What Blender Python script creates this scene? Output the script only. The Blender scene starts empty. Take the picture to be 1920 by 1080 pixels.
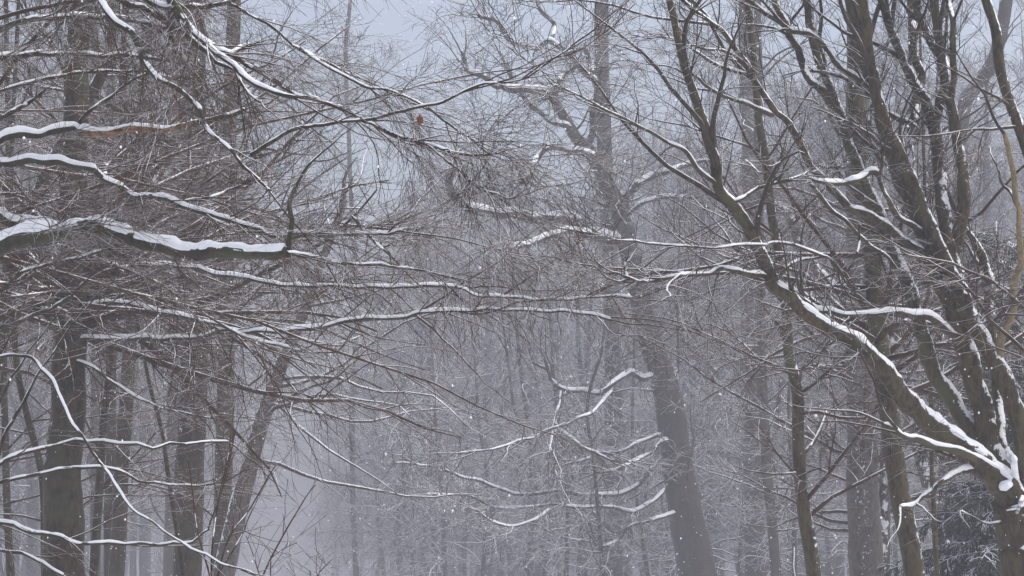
import bpy, math
import numpy as np
R_ = math.radians
SC = bpy.context.scene
COL = SC.collection

# ------------------------------------------------------------------ camera, sky, sun, exposure
F = 3583.0                      # focal length in photo pixels (1920 wide)
HOR = 1072.0                    # photo row of the horizon
PITCH = math.atan((HOR - 540) / F)
EYE = 1.6
cam_d = bpy.data.cameras.new('camera')
cam = bpy.data.objects.new('camera', cam_d)
COL.objects.link(cam)
cam_d.sensor_width = 36.0
cam_d.lens = 36.0 * F / 1920
cam_d.clip_start = 0.1
cam_d.clip_end = 3000
cam.location = (0, 0, EYE)
cam.rotation_euler = (math.pi / 2 + PITCH, 0, 0)
SC.camera = cam

SUN_EL, SUN_AZ = R_(62), R_(95)
w = bpy.data.worlds.new('World')
SC.world = w
w.use_nodes = True
nt = w.node_tree
nt.nodes.clear()
sky = nt.nodes.new('ShaderNodeTexSky')
sky.sky_type = 'NISHITA'
sky.sun_disc = False
sky.sun_elevation = SUN_EL
sky.sun_rotation = SUN_AZ
sky.dust_density = 4.0
sky.air_density = 1.0
hs = nt.nodes.new('ShaderNodeHueSaturation')      # a closed cloud cover: the blue sky greyed
hs.inputs['Saturation'].default_value = 0.62
bg = nt.nodes.new('ShaderNodeBackground')
bg.inputs['Strength'].default_value = 0.15
wo = nt.nodes.new('ShaderNodeOutputWorld')
nt.links.new(sky.outputs[0], hs.inputs['Color'])
nt.links.new(hs.outputs[0], bg.inputs['Color'])
nt.links.new(bg.outputs[0], wo.inputs['Surface'])
sd = bpy.data.lights.new('sun', 'SUN')
sd.energy = 1.0
sd.angle = R_(40)
sd.color = (1.0, 0.95, 0.90)
sun = bpy.data.objects.new('sun', sd)
COL.objects.link(sun)
sun.rotation_euler = (math.pi / 2 - SUN_EL, 0, math.pi - SUN_AZ)
SC.view_settings.view_transform = 'Standard'
SC.view_settings.look = 'None'
SC.view_settings.gamma = 1
SC.view_settings.use_curve_mapping = False
SC.view_settings.exposure = 0.82
cy = SC.cycles
cy.max_bounces = 4
cy.diffuse_bounces = 2
cy.glossy_bounces = 1
cy.volume_bounces = 1
cy.transparent_max_bounces = 4
cy.use_denoising = True
try:
    cy.denoiser = 'OPENIMAGEDENOISE'
    cy.denoising_input_passes = 'RGB_ALBEDO_NORMAL'
    cy.denoising_prefilter = 'ACCURATE'
except Exception:
    pass
cy.use_adaptive_sampling = False
SC.render.filter_size = 1.3
HAZE_DENSITY = 0.0092

rng = np.random.RandomState(11)


# ------------------------------------------------------------------ materials
def nodes(name):
    m = bpy.data.materials.new(name)
    m.use_nodes = True
    t = m.node_tree
    t.nodes.clear()
    o = t.nodes.new('ShaderNodeOutputMaterial')
    b = t.nodes.new('ShaderNodeBsdfPrincipled')
    t.links.new(b.outputs[0], o.inputs['Surface'])
    b.inputs['Roughness'].default_value = 0.62
    b.inputs['Specular IOR Level'].default_value = 0.25
    return m, t, b


def math_n(t, op, a, b=None):
    n = t.nodes.new('ShaderNodeMath')
    n.operation = op
    for i, v in enumerate((a, b)):
        if v is None:
            continue
        if isinstance(v, (int, float)):
            n.inputs[i].default_value = v
        else:
            t.links.new(v, n.inputs[i])
    return n.outputs[0]


def noise_n(t, vec, scale, detail=3.0, rough=0.55):
    n = t.nodes.new('ShaderNodeTexNoise')
    n.inputs['Scale'].default_value = scale
    n.inputs['Detail'].default_value = detail
    n.inputs['Roughness'].default_value = rough
    t.links.new(vec, n.inputs['Vector'])
    return n.outputs['Fac']


def ramp(t, fac, lo, hi):
    n = t.nodes.new('ShaderNodeMapRange')
    n.interpolation_type = 'SMOOTHSTEP'
    n.inputs['From Min'].default_value = lo
    n.inputs['From Max'].default_value = hi
    t.links.new(fac, n.inputs['Value'])
    return n.outputs['Result']


def mix_c(t, fac, a, b):
    n = t.nodes.new('ShaderNodeMix')
    n.data_type = 'RGBA'
    if isinstance(fac, (int, float)):
        n.inputs[0].default_value = fac
    else:
        t.links.new(fac, n.inputs[0])
    for i, v in ((6, a), (7, b)):
        if isinstance(v, tuple):
            n.inputs[i].default_value = (*v, 1)
        else:
            t.links.new(v, n.inputs[i])
    return n.outputs[2]


SNOWC = (0.86, 0.87, 0.90)


def bark(name, c1, c2, c3=None, snow=(0, 0, 1), lo=0.55, hi=0.7, namp=0.5, nscale=9.0, moss=0.5, stretch=0.42, bump=0.5):
    """rough bark, with snow that lies where the surface faces the direction `snow`"""
    m, t, b = nodes(name)
    tc = t.nodes.new('ShaderNodeTexCoord')
    mp = t.nodes.new('ShaderNodeMapping')
    mp.inputs['Scale'].default_value = (1, 1, stretch)
    t.links.new(tc.outputs['Object'], mp.inputs['Vector'])
    v = mp.outputs[0]
    n1 = noise_n(t, v, 34, 5, 0.7)
    n4 = noise_n(t, v, 6, 3, 0.6)
    n2 = noise_n(t, tc.outputs['Object'], 2.3, 3)
    n1 = math_n(t, 'ADD', math_n(t, 'MULTIPLY', n1, 0.72), math_n(t, 'MULTIPLY', n4, 0.28))
    col = mix_c(t, ramp(t, n1, 0.38, 0.62), c1, c2)
    if c3:
        col = mix_c(t, ramp(t, n2, 0.55 - 0.12 * moss, 0.72), col, c3)
    g = t.nodes.new('ShaderNodeNewGeometry')
    d = t.nodes.new('ShaderNodeVectorMath')
    d.operation = 'DOT_PRODUCT'
    l = math.sqrt(sum(k * k for k in snow))
    d.inputs[1].default_value = tuple(k / l for k in snow)
    t.links.new(g.outputs['Normal'], d.inputs[0])
    n3 = noise_n(t, tc.outputs['Object'], nscale, 4, 0.7)
    s = math_n(t, 'ADD', d.outputs['Value'], math_n(t, 'MULTIPLY', math_n(t, 'SUBTRACT', n3, 0.5), namp * 2))
    col = mix_c(t, ramp(t, s, lo, hi), col, SNOWC)
    t.links.new(col, b.inputs['Base Color'])
    if bump:
        bp = t.nodes.new('ShaderNodeBump')
        bp.inputs['Strength'].default_value = bump
        bp.inputs['Distance'].default_value = 0.02
        t.links.new(n1, bp.inputs['Height'])
        t.links.new(bp.outputs[0], b.inputs['Normal'])
    return m


M_DARK = bark('dark_bark', (0.010, 0.0068, 0.0030), (0.062, 0.043, 0.021), (0.050, 0.052, 0.026), (-0.6, -0.35, 0.9), 0.76, 0.86, 0.62, 16.0)
M_OLIVE = bark('olive_bark', (0.016, 0.011, 0.005), (0.088, 0.064, 0.028), (0.068, 0.066, 0.026), (0.3, -0.1, 1), 0.42, 0.54, 0.5, 24.0)
M_OAK = bark('oak_bark', (0.018, 0.013, 0.010), (0.060, 0.045, 0.034), None, (-0.2, -0.3, 1), 0.74, 0.92, 0.5, 11.0)
M_MOSSY = bark('mossy_bark', (0.014, 0.011, 0.006), (0.052, 0.042, 0.024), (0.044, 0.050, 0.020), (0, 0, 1), 0.55, 0.75, 0.55, 22.0, 0.9)
M_PLASTER = bark('snow_plastered_bark', (0.05, 0.042, 0.036), (0.12, 0.10, 0.085), None, (-0.3, -1, 0.45), 1.04, 1.2, 0.8, 24.0)
M_SIDE = bark('side_snow_bark', (0.04, 0.034, 0.028), (0.12, 0.10, 0.085), None, (-1, -0.25, 0.45), 0.88, 0.98, 0.55, 14.0)
M_WHITE = bark('snow_faced_bark', (0.05, 0.042, 0.036), (0.12, 0.10, 0.085), None, (-0.1, -0.8, 0.8), 0.62, 0.75, 0.6, 10.0)
M_YELLOW = bark('yellow_bark', (0.13, 0.095, 0.045), (0.26, 0.20, 0.10), (0.16, 0.13, 0.06), (-0.3, -0.2, 1), 0.95, 1.1, 0.35, 16.0)
M_TWIG = bark('brown_twig', (0.018, 0.0075, 0.0026), (0.072, 0.033, 0.011), None, (0, 0, 1), 0.60, 0.78, 0.75, 7.0, bump=0)
M_TWIG_R = bark('grey_twig', (0.018, 0.013, 0.008), (0.056, 0.040, 0.026), None, (0, 0, 1), 0.45, 0.65, 0.5, 6.0, bump=0)
M_FAR = bark('far_twig', (0.022, 0.014, 0.010), (0.058, 0.038, 0.028), None, (0, 0, 1), 0.40, 0.66, 0.35, 2.0, bump=0)
M_EDGED = bark('snow_edged_twig', (0.022, 0.015, 0.011), (0.058, 0.040, 0.030), None, (0, 0, 1), 0.22, 0.45, 0.6, 7.0, bump=0)
M_SPRUCE = bark('spruce_needles', (0.008, 0.014, 0.010), (0.024, 0.036, 0.025), None, (0, -0.15, 1), 0.66, 0.88, 0.75, 3.5, bump=0)

M_SNOW, _t, _b = nodes('lying_snow')
_tc = _t.nodes.new('ShaderNodeTexCoord')
_n = noise_n(_t, _tc.outputs['Object'], 30, 4, 0.6)
_t.links.new(mix_c(_t, ramp(_t, _n, 0.3, 0.7), (0.80, 0.815, 0.85), (0.90, 0.905, 0.93)), _b.inputs['Base Color'])
_bp = _t.nodes.new('ShaderNodeBump')
_bp.inputs['Strength'].default_value = 0.35
_bp.inputs['Distance'].default_value = 0.01
_t.links.new(_n, _bp.inputs['Height'])
_t.links.new(_bp.outputs[0], _b.inputs['Normal'])

M_TORN, _t, _b = nodes('torn_orange_wood')
_tc = _t.nodes.new('ShaderNodeTexCoord')
_n = noise_n(_t, _tc.outputs['Object'], 22, 5, 0.7)
_t.links.new(mix_c(_t, ramp(_t, _n, 0.40, 0.62), (0.10, 0.055, 0.028), (0.31, 0.165, 0.080)), _b.inputs['Base Color'])

M_LEAF, _t, _b = nodes('rust_leaf')
_tc = _t.nodes.new('ShaderNodeTexCoord')
_n = noise_n(_t, _tc.outputs['Object'], 40, 2)
_t.links.new(mix_c(_t, _n, (0.13, 0.035, 0.016), (0.20, 0.070, 0.030)), _b.inputs['Base Color'])

M_FLAKE, _t, _b = nodes('snowflake')
_b.inputs['Base Color'].default_value = (0.9, 0.9, 0.92, 1)

M_GROUND, _t, _b = nodes('snow_cover')
_tc = _t.nodes.new('ShaderNodeTexCoord')
_n = noise_n(_t, _tc.outputs['Object'], 0.6, 6, 0.6)
_t.links.new(mix_c(_t, ramp(_t, _n, 0.35, 0.7), (0.72, 0.73, 0.76), (0.84, 0.85, 0.88)), _b.inputs['Base Color'])


# ------------------------------------------------------------------ helpers: pixels to points, tubes, meshes
def at(px, py, d):
    """the point of the place seen at photo pixel (px, py) that lies d metres ahead"""
    px, py, d = np.asarray(px, float), np.asarray(py, float), np.asarray(d, float)
    u, v = (px - 960) / F, (540 - py) / F
    fw = math.cos(PITCH) - v * math.sin(PITCH)
    up = math.sin(PITCH) + v * math.cos(PITCH)
    return np.stack([u / fw * d, d + 0 * u, EYE + up / fw * d], -1)


def to_px(P):
    """where points show in the photograph, and how far ahead they lie"""
    z = P[:, 2] - EYE
    f = P[:, 1] * math.cos(PITCH) + z * math.sin(PITCH)
    u = -P[:, 1] * math.sin(PITCH) + z * math.cos(PITCH)
    return np.stack([960 + F * P[:, 0] / f, 540 - F * u / f], 1), P[:, 1]


def parse(s):
    return np.array([[float(k) for k in p.split(',')] for p in s.split()])


def catmull(K, n):
    """n points along a smooth curve through the rows of K, evenly spaced"""
    K = np.asarray(K, float)
    if len(K) == 2:
        return K[0] + (K[1] - K[0]) * np.linspace(0, 1, n)[:, None]
    E = np.vstack([2 * K[0] - K[1], K, 2 * K[-1] - K[-2]])
    out = []
    s = np.linspace(0, 1, 14, endpoint=False)[:, None]
    for i in range(1, len(E) - 2):
        a, b, c, d = E[i - 1], E[i], E[i + 1], E[i + 2]
        out.append(0.5 * (2 * b + (c - a) * s + (2 * a - 5 * b + 4 * c - d) * s ** 2 + (3 * b - a - 3 * c + d) * s ** 3))
    out = np.vstack(out + [E[-2:-1]])
    L = np.concatenate([[0], np.cumsum(np.linalg.norm(np.diff(out[:, :2] if K.shape[1] > 3 else out, axis=0), axis=1))])
    q = np.linspace(0, L[-1], n)
    return np.stack([np.interp(q, L, out[:, j]) for j in range(out.shape[1])], 1)


def smooth_noise(n, per, r=rng):
    """1-D smooth noise in about -1..1 with a feature every `per` samples"""
    k = max(3, int(n / per) + 3)
    v = r.uniform(-1, 1, k)
    x = np.linspace(0, k - 1.001, n)
    i = x.astype(int)
    f = x - i
    f = f * f * (3 - 2 * f)
    return v[i] * (1 - f) + v[np.minimum(i + 1, k - 1)] * f


def nrm(a):
    return a / np.maximum(np.linalg.norm(a, axis=-1, keepdims=True), 1e-9)


def frames(P):
    """tangent and two cross vectors at each point of (N,n,3)"""
    T = np.empty_like(P)
    T[:, 1:-1] = P[:, 2:] - P[:, :-2]
    T[:, 0] = P[:, 1] - P[:, 0]
    T[:, -1] = P[:, -1] - P[:, -2]
    T = nrm(T)
    m = nrm(T.mean(1))
    ref = np.where(np.abs(m[:, 2:3]) > 0.75, np.array([[0.93, 0.35, 0.1]]), np.array([[0.0, 0, 1]]))
    U = nrm(np.cross(np.broadcast_to(ref[:, None], T.shape), T))
    V = np.cross(T, U)
    return T, U, V


class Mesh:
    def __init__(s):
        s.v, s.q, s.n = [], [], 0

    def tubes(s, P, R, k=3, bumpy=0.0):
        N, n = P.shape[:2]
        T, U, V = frames(P)
        a = np.arange(k) * 2 * math.pi / k
        R4 = R[:, :, None, None]
        if bumpy:
            nz = np.stack([smooth_noise(n, 5) for _ in range(k * N)]).reshape(N, k, n).transpose(0, 2, 1)
            nz2 = np.stack([smooth_noise(n, 2) for _ in range(k * N)]).reshape(N, k, n).transpose(0, 2, 1)
            R4 = R4 * (1 + bumpy * (nz + 0.5 * nz2))[..., None]
        v = P[:, :, None] + R4 * (np.cos(a)[:, None] * U[:, :, None] + np.sin(a)[:, None] * V[:, :, None])
        idx = s.n + np.arange(N * n * k).reshape(N, n, k)
        nx = np.roll(idx, -1, 2)
        q = np.stack([idx[:, :-1], nx[:, :-1], nx[:, 1:], idx[:, 1:]], -1).reshape(-1, 4)
        s.v.append(v.reshape(-1, 3))
        s.q.append(q)
        s.n += N * n * k
        if k > 4:                                   # close the two ends
            for i in range(N):
                for e, flip in ((0, 1), (n - 1, 0)):
                    c = s.n
                    s.v.append(P[i, e][None])
                    s.n += 1
                    ring = idx[i, e]
                    r2 = np.roll(ring, -1)
                    s.q.append(np.stack([ring, r2, np.full(k, c), np.full(k, c)], 1) if not flip else np.stack([r2, ring, np.full(k, c), np.full(k, c)], 1))
        return s

    def grid(s, v):
        """(n,m,3) rows of closed rings"""
        n, m = v.shape[:2]
        idx = s.n + np.arange(n * m).reshape(n, m)
        nx = np.roll(idx, -1, 1)
        s.v.append(v.reshape(-1, 3))
        s.q.append(np.stack([idx[:-1], nx[:-1], nx[1:], idx[1:]], -1).reshape(-1, 4))
        s.n += n * m
        return s

    def build(s, name, mat, parent=None, origin=(0, 0, 0), smooth=True):
        v = np.vstack(s.v) - np.asarray(origin, float)
        q = np.vstack(s.q)
        tri = q[:, 2] == q[:, 3]
        ln = np.where(tri, 3, 4)
        loops = q.ravel()
        if tri.any():
            keep = np.ones_like(q, bool)
            keep[tri, 3] = False
            loops = q[keep]
        me = bpy.data.meshes.new(name)
        me.vertices.add(len(v))
        me.vertices.foreach_set('co', v.astype(np.float32).ravel())
        me.loops.add(len(loops))
        me.loops.foreach_set('vertex_index', loops.astype(np.int32))
        me.polygons.add(len(q))
        st = np.concatenate([[0], np.cumsum(ln)[:-1]]).astype(np.int32)
        me.polygons.foreach_set('loop_start', st)
        me.polygons.foreach_set('use_smooth', np.full(len(q), smooth))
        me.update(calc_edges=True)
        me.materials.append(mat)
        o = bpy.data.objects.new(name, me)
        COL.objects.link(o)
        if parent:
            o.parent = parent
        return o


def thing(name, label, cat, loc, group=None):
    o = bpy.data.objects.new(name, None)
    o.empty_display_size = 0.3
    COL.objects.link(o)
    o.location = [float(k) for k in loc]
    o['label'] = label
    o['category'] = cat
    if group:
        o['group'] = group
    return o


def path(spec, w0, w1, d0, d1, step=7.0, wob=0.12, pw=0.85, dn=0.02, snap=None):
    """a traced limb: pixel polyline, its widths in photo pixels and its distances -> points and radii"""
    K = parse(spec) if isinstance(spec, str) else np.asarray(spec, float)
    L = np.linalg.norm(np.diff(K, axis=0), axis=1).sum()
    n = max(6, int(L / step))
    C = catmull(K, n)
    t = np.linspace(0, 1, n)
    wpx = w0 + (w1 - w0) * t ** pw
    C = C + np.stack([smooth_noise(n, 9), smooth_noise(n, 7)], 1) * (wpx * wob + 0.7)[:, None] * np.minimum(1, t * 8)[:, None]
    kn = np.arange(0, n + 6, 6)              # the small angular kinks of real wood
    kx, ky = rng.normal(size=(2, len(kn))) * min(12.0, wpx.mean()) * wob * 1.2
    C = C + np.stack([np.interp(np.arange(n), kn, kx), np.interp(np.arange(n), kn, ky)], 1) * np.minimum(1, t * 6)[:, None]
    d = d0 + (d1 - d0) * t + smooth_noise(n, n / 3.0) * dn * d0 * np.minimum(t * 3, 1)
    if snap is not None:                     # set off exactly from the wood it grows on
        dm = snap(C[0], w0)
        if dm is not None:
            d = d + (dm - d[0]) * (1 - t) ** 2
    P = at(C[:, 0], C[:, 1], d)
    return P, wpx / 2 / F * d


def snow_on(P, R, h, mesh, r=rng, cover=0.75, steep=0.74):
    """a ridge of snow lying along the top of a limb, thin or missing where the limb is steep"""
    n = len(P)
    T, _, _ = frames(P[None])
    T = T[0]
    Z = np.array([0, 0, 1.0])
    U = nrm(Z - T * T[:, 2:3])
    S = np.cross(T, U)
    hc = np.sqrt(np.maximum(0, 1 - T[:, 2] ** 2))
    fl = np.clip((hc - steep) / 0.22, 0, 1)
    g = np.clip(cover + 0.55 * smooth_noise(n, 14, r) + 0.42 * smooth_noise(n, 5, r) + 0.20 * smooth_noise(n, 3.2, r) + 0.12 * smooth_noise(n, 1.7, r), 0, 1.5)
    g = g * np.clip(np.linspace(0, 1, n) / 0.06, 0, 1)
    hh = 0.8 * h * fl * g * np.clip(R / R[0], 0.2, 1) ** 0.6
    hh[0] = hh[-1] = 0
    on = np.clip(hh / (h * 0.22), 0, 1)
    a = np.radians(np.linspace(-84, 84, 9))
    ww = (0.75 + 0.32 * on)[:, None] * R[:, None]
    wob = 1 + 0.16 * np.stack([smooth_noise(n, 3, r) for _ in a], 1)
    x = np.sin(a)[None] * ww * wob
    y = np.cos(a)[None] * ww + hh[:, None] * np.maximum(0, np.cos(a)[None]) ** 0.6 * wob
    ring = P[:, None] + x[..., None] * S[:, None] + y[..., None] * U[:, None]
    low = P[:, None] + (np.array([[0.5, -0.5]]) * R[:, None])[..., None] * S[:, None] - 0.1 * R[:, None, None] * U[:, None]
    mesh.grid(np.concatenate([ring, low], 1))


def sub(P, R, n=24):
    q = np.linspace(0, 1, n) * (len(P) - 1)
    i = np.arange(len(P))
    return np.stack([np.interp(q, i, P[:, j]) for j in range(3)], 1), np.interp(q, i, R)


def spawn(P, R, idx, t, length, ang, n=6, flat=0.5, trop=0.0, wander=0.18, rs=0.6, rcap=1.0, rtip=0.0012, side=None, r=rng):
    """side shoots: from parent idx at place t, set off at `ang` from the parent, wander, rise or droop by trop"""
    m = len(idx)
    q = t * (P.shape[1] - 1)
    i = np.minimum(q.astype(int), P.shape[1] - 2)
    f = (q - i)[:, None]
    p0 = P[idx, i] * (1 - f) + P[idx, i + 1] * f
    T = nrm(P[idx, i + 1] - P[idx, i])
    r0 = R[idx, i] * (1 - f[:, 0]) + R[idx, i + 1] * f[:, 0]
    D = r.normal(size=(m, 3))
    D[:, 2] *= flat
    if side is not None:
        D = D + np.asarray(side)
    D = nrm(D - T * (D * T).sum(1, keepdims=True))
    a = np.radians(ang) * r.uniform(0.6, 1.35, m)
    d = nrm(np.cos(a)[:, None] * T + np.sin(a)[:, None] * D)
    step = (length / (n - 1))[:, None]
    pts = [p0]
    w_ = r.normal(size=(m, 3)) * wander
    for k in range(1, n):
        d = nrm(d + w_ * 0.6 + r.normal(size=(m, 3)) * wander * 0.8 + np.array([0, 0, trop]) / n * 2)
        if k % 2 == 0:
            w_ = -w_ * 0.6 + r.normal(size=(m, 3)) * wander * 0.6
        pts.append(pts[-1] + d * step)
    C = np.stack(pts, 1)
    rb = np.minimum(np.minimum(r0 * rs, rcap), length * 0.02 + rtip)
    RR = np.maximum(rb[:, None] * (1 - 0.8 * np.linspace(0, 1, n)[None]), rtip)
    return C, RR


def pick(L, dens, t0=0.05, t1=1.0, r=rng):
    """how many shoots each parent gets (dens per metre) and where"""
    c = r.poisson(np.maximum(L * dens, 1e-6))
    idx = np.repeat(np.arange(len(L)), c)
    return idx, r.uniform(t0, t1, len(idx))


def plen(P):
    return np.linalg.norm(np.diff(P, axis=1), axis=2).sum(1)


def crown(P, R, mesh, levels, r=rng, W=None):
    """levels of ever finer shoots; each level: dict(dens, len, ang, ...)"""
    for lv in levels:
        lv = dict(lv)
        dens, ln, k = lv.pop('dens'), lv.pop('len'), lv.pop('k', 3)
        t0, t1, shrink = lv.pop('t0', 0.05), lv.pop('t1', 1.0), lv.pop('shrink', 0.6)
        rel = lv.pop('rel', None)
        L = plen(P)
        idx, t = pick(L * (W if W is not None else 1), dens, t0, t1, r)
        W = None
        base = np.minimum(ln, L[idx] * rel) if rel else ln
        length = base * (1 - shrink * t) * r.uniform(0.5, 1.3, len(idx))
        P, R = spawn(P, R, idx, t, length, r=r, **lv)
        mesh.tubes(P, R, k)
    return P, R


def ground_trunk(spec, w0, w1, d, height=None, lean=None, step=14.0, wob=0.05, flare=1.35, cut=False):
    """trunk traced from the frame's bottom upward, run down to the ground and on up out of the frame"""
    P, Rr = path(spec, w0, w1, d, d, step, wob, dn=0.003)
    if cut:
        keep = P[:, 2] < height * 0.6
        P, Rr = P[keep], Rr[keep]
    dn = P[0] - P[min(3, len(P) - 1)]
    dn = dn / max(1e-6, -dn[2])
    dn[:2] = np.clip(dn[:2], -0.25, 0.25)
    z0 = P[0, 2]
    if z0 > 0.05:
        k = max(3, int(z0 / 0.25))
        s = np.linspace(z0 + 0.15, 0, k, endpoint=False)
        Q = P[0] + s[:, None] * np.array([dn[0], dn[1], -1.0])
        P = np.vstack([Q, P])
        Rr = np.concatenate([Rr[0] * (1 + (flare - 1) * np.clip((s - z0 + 0.7) / 0.85, 0, 1) ** 2), Rr])
    if height and P[-1, 2] < height:
        dv = P[-1] - P[max(0, len(P) - 6)]
        dv = dv / max(1e-6, dv[2])
        dv[:2] = np.clip(dv[:2], -0.2, 0.2) * 0.6
        k = max(4, int((height - P[-1, 2]) / 0.6))
        s = np.linspace(0, height - P[-1, 2], k + 1)[1:]
        Q = P[-1] + s[:, None] * np.array([dv[0], dv[1], 1.0])
        Q[:, 0] += smooth_noise(k, 4) * 0.12 * np.linspace(0, 1, k)
        rr = Rr[-1] * (1 - 0.9 * s / s[-1])
        P = np.vstack([P, Q])
        Rr = np.concatenate([Rr, np.maximum(rr, 0.006)])
    return P, Rr


def sanitize(P, Rr, n=None):
    return sub(P, Rr, n) if n else (P, Rr)


# ------------------------------------------------------------------ the ground
g = Mesh()
xs = np.concatenate([np.linspace(-390, -40, 15), np.linspace(-36, 36, 37), np.linspace(40, 390, 15)])
ys = np.concatenate([np.linspace(-60, 0, 7), np.linspace(3, 90, 40), np.linspace(100, 700, 30)])
XX, YY = np.meshgrid(xs, ys)
ZZ = 0.10 * np.sin(XX * 0.31 + 0.6) * np.sin(YY * 0.23) + 0.05 * np.sin(XX * 0.9 + YY * 0.7) - 0.08
gv = np.stack([XX, YY, ZZ], -1)
ii = np.arange(gv.shape[0] * gv.shape[1]).reshape(gv.shape[:2])
g.v.append(gv.reshape(-1, 3))
g.q.append(np.stack([ii[:-1, :-1], ii[:-1, 1:], ii[1:, 1:], ii[1:, :-1]], -1).reshape(-1, 4))
ground = g.build('ground', M_GROUND)
ground['kind'] = 'structure'


# ------------------------------------------------------------------ trees whose limbs are traced from the photograph
def traced(name, label, cat, trunk, limbs, mat, twig_mat, levels, trunk_levels=None, group=None, k=14, seed=1, cover=0.46, tip_len=1.3, tip_cap=0.02, tip_n=6, tip_wander=0.14):
    """trunk: (points, radii); limbs: (spec, w0, w1, d0, d1, snow px, options) -> thing > trunk, limb (> snow), crown"""
    r = np.random.RandomState(seed)
    P, Rr = trunk
    base = (P[0, 0], P[0, 1], 0.0)
    root = thing(name, label, cat, base, group)
    m = Mesh()
    m.tubes(P[None], Rr[None], k, 0.07)
    m.build('trunk', mat, root, base)
    par_p, par_r, par_w, tips, tip_w = [], [], [], [], []
    known = [to_px(P) + (Rr,)]

    def snap(c, w):
        best, dm = 1e9, None
        for q, dd, rr in known:
            e = np.linalg.norm(q - c, axis=1) - rr * F / dd
            i = int(e.argmin())
            if e[i] < best:
                best, dm = e[i], dd[i]
        return dm if best < 10 + w * 0.5 else None
    for spec, w0, w1, d0, d1, sn, *opt in limbs:
        opt = opt[0] if opt else {}
        LP, LR = path(spec, w0, w1, d0, d1, opt.get('step', 5.0), opt.get('wob', 0.20), opt.get('pw', 0.85), 0.012, snap)
        known.append(to_px(LP) + (LR,))
        m = Mesh()
        m.tubes(LP[None], LR[None], 12, 0.16)
        lo = m.build('limb', opt.get('mat', mat), root, base)
        if 'label' in opt:
            lo['label'] = opt['label']
        if sn:
            s = Mesh()
            snow_on(LP, LR, sn / F * (d0 + d1) / 2, s, r, opt.get('cover', cover), opt.get('steep', 0.74))
            s.build('snow', M_SNOW, lo, base)
        if 'torn' in opt:                        # bare torn wood along part of the underside
            a, b_ = opt['torn']
            s = Mesh()
            i0, i1 = int(a * len(LP)), int(b_ * len(LP))
            q = LP[i0:i1] + np.array([0, -0.15, -0.22]) * LR[i0:i1, None]
            s.tubes(q[None], (LR[i0:i1] * np.concatenate([np.linspace(0.6, 0.98, 6), np.full(i1 - i0 - 12, 0.98), np.linspace(0.98, 0.5, 6)]))[None], 10, 0.12)
            s.build('torn_wood', M_TORN, lo, base)
        tips.append(sub(LP, LR))
        tip_w.append(opt.get('tw', 1))
        if opt.get('tw', 1):
            a, b_ = sub(LP, LR)
            par_p.append(a)
            par_r.append(b_)
            par_w.append(opt.get('tw', 1))
    c = Mesh()
    if tips:                                     # every limb forks out into finer ends
        TP, TQ = np.stack([q[0] for q in tips]), np.stack([q[1] for q in tips])
        idx = np.repeat(np.arange(len(tips)), [tip_n if q >= 1 else 2 for q in tip_w])
        tt = r.uniform(0.55, 1.0, len(idx))
        tt[np.concatenate([[0], np.flatnonzero(np.diff(idx)) + 1])] = 0.995
        EP, ER = spawn(TP, TQ, idx, tt, np.minimum(plen(TP)[idx] * 0.5, tip_len) * r.uniform(0.5, 1.2, len(idx)), 26, n=12, flat=0.45, trop=-0.03, wander=tip_wander, rs=0.8, rcap=tip_cap, rtip=levels[0]['rtip'] * 1.2, r=r)
        c.tubes(EP, ER, 5)
        EP = np.stack([sub(a, b)[0] for a, b in zip(EP, ER)])
        ER = np.stack([np.linspace(b[0], b[-1], 24) for b in ER])
        par_p += list(EP)
        par_w += [tip_w[k_] for k_ in idx]
        par_r += list(ER)
    if par_p:
        crown(np.stack(par_p), np.stack(par_r), c, levels, r, np.array(par_w))
    if trunk_levels:
        a, b_ = sub(P, Rr, 40)
        crown(a[None], b_[None], c, trunk_levels, r)
    if c.n:
        c.build('crown', twig_mat, root, base)
    return root


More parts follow.
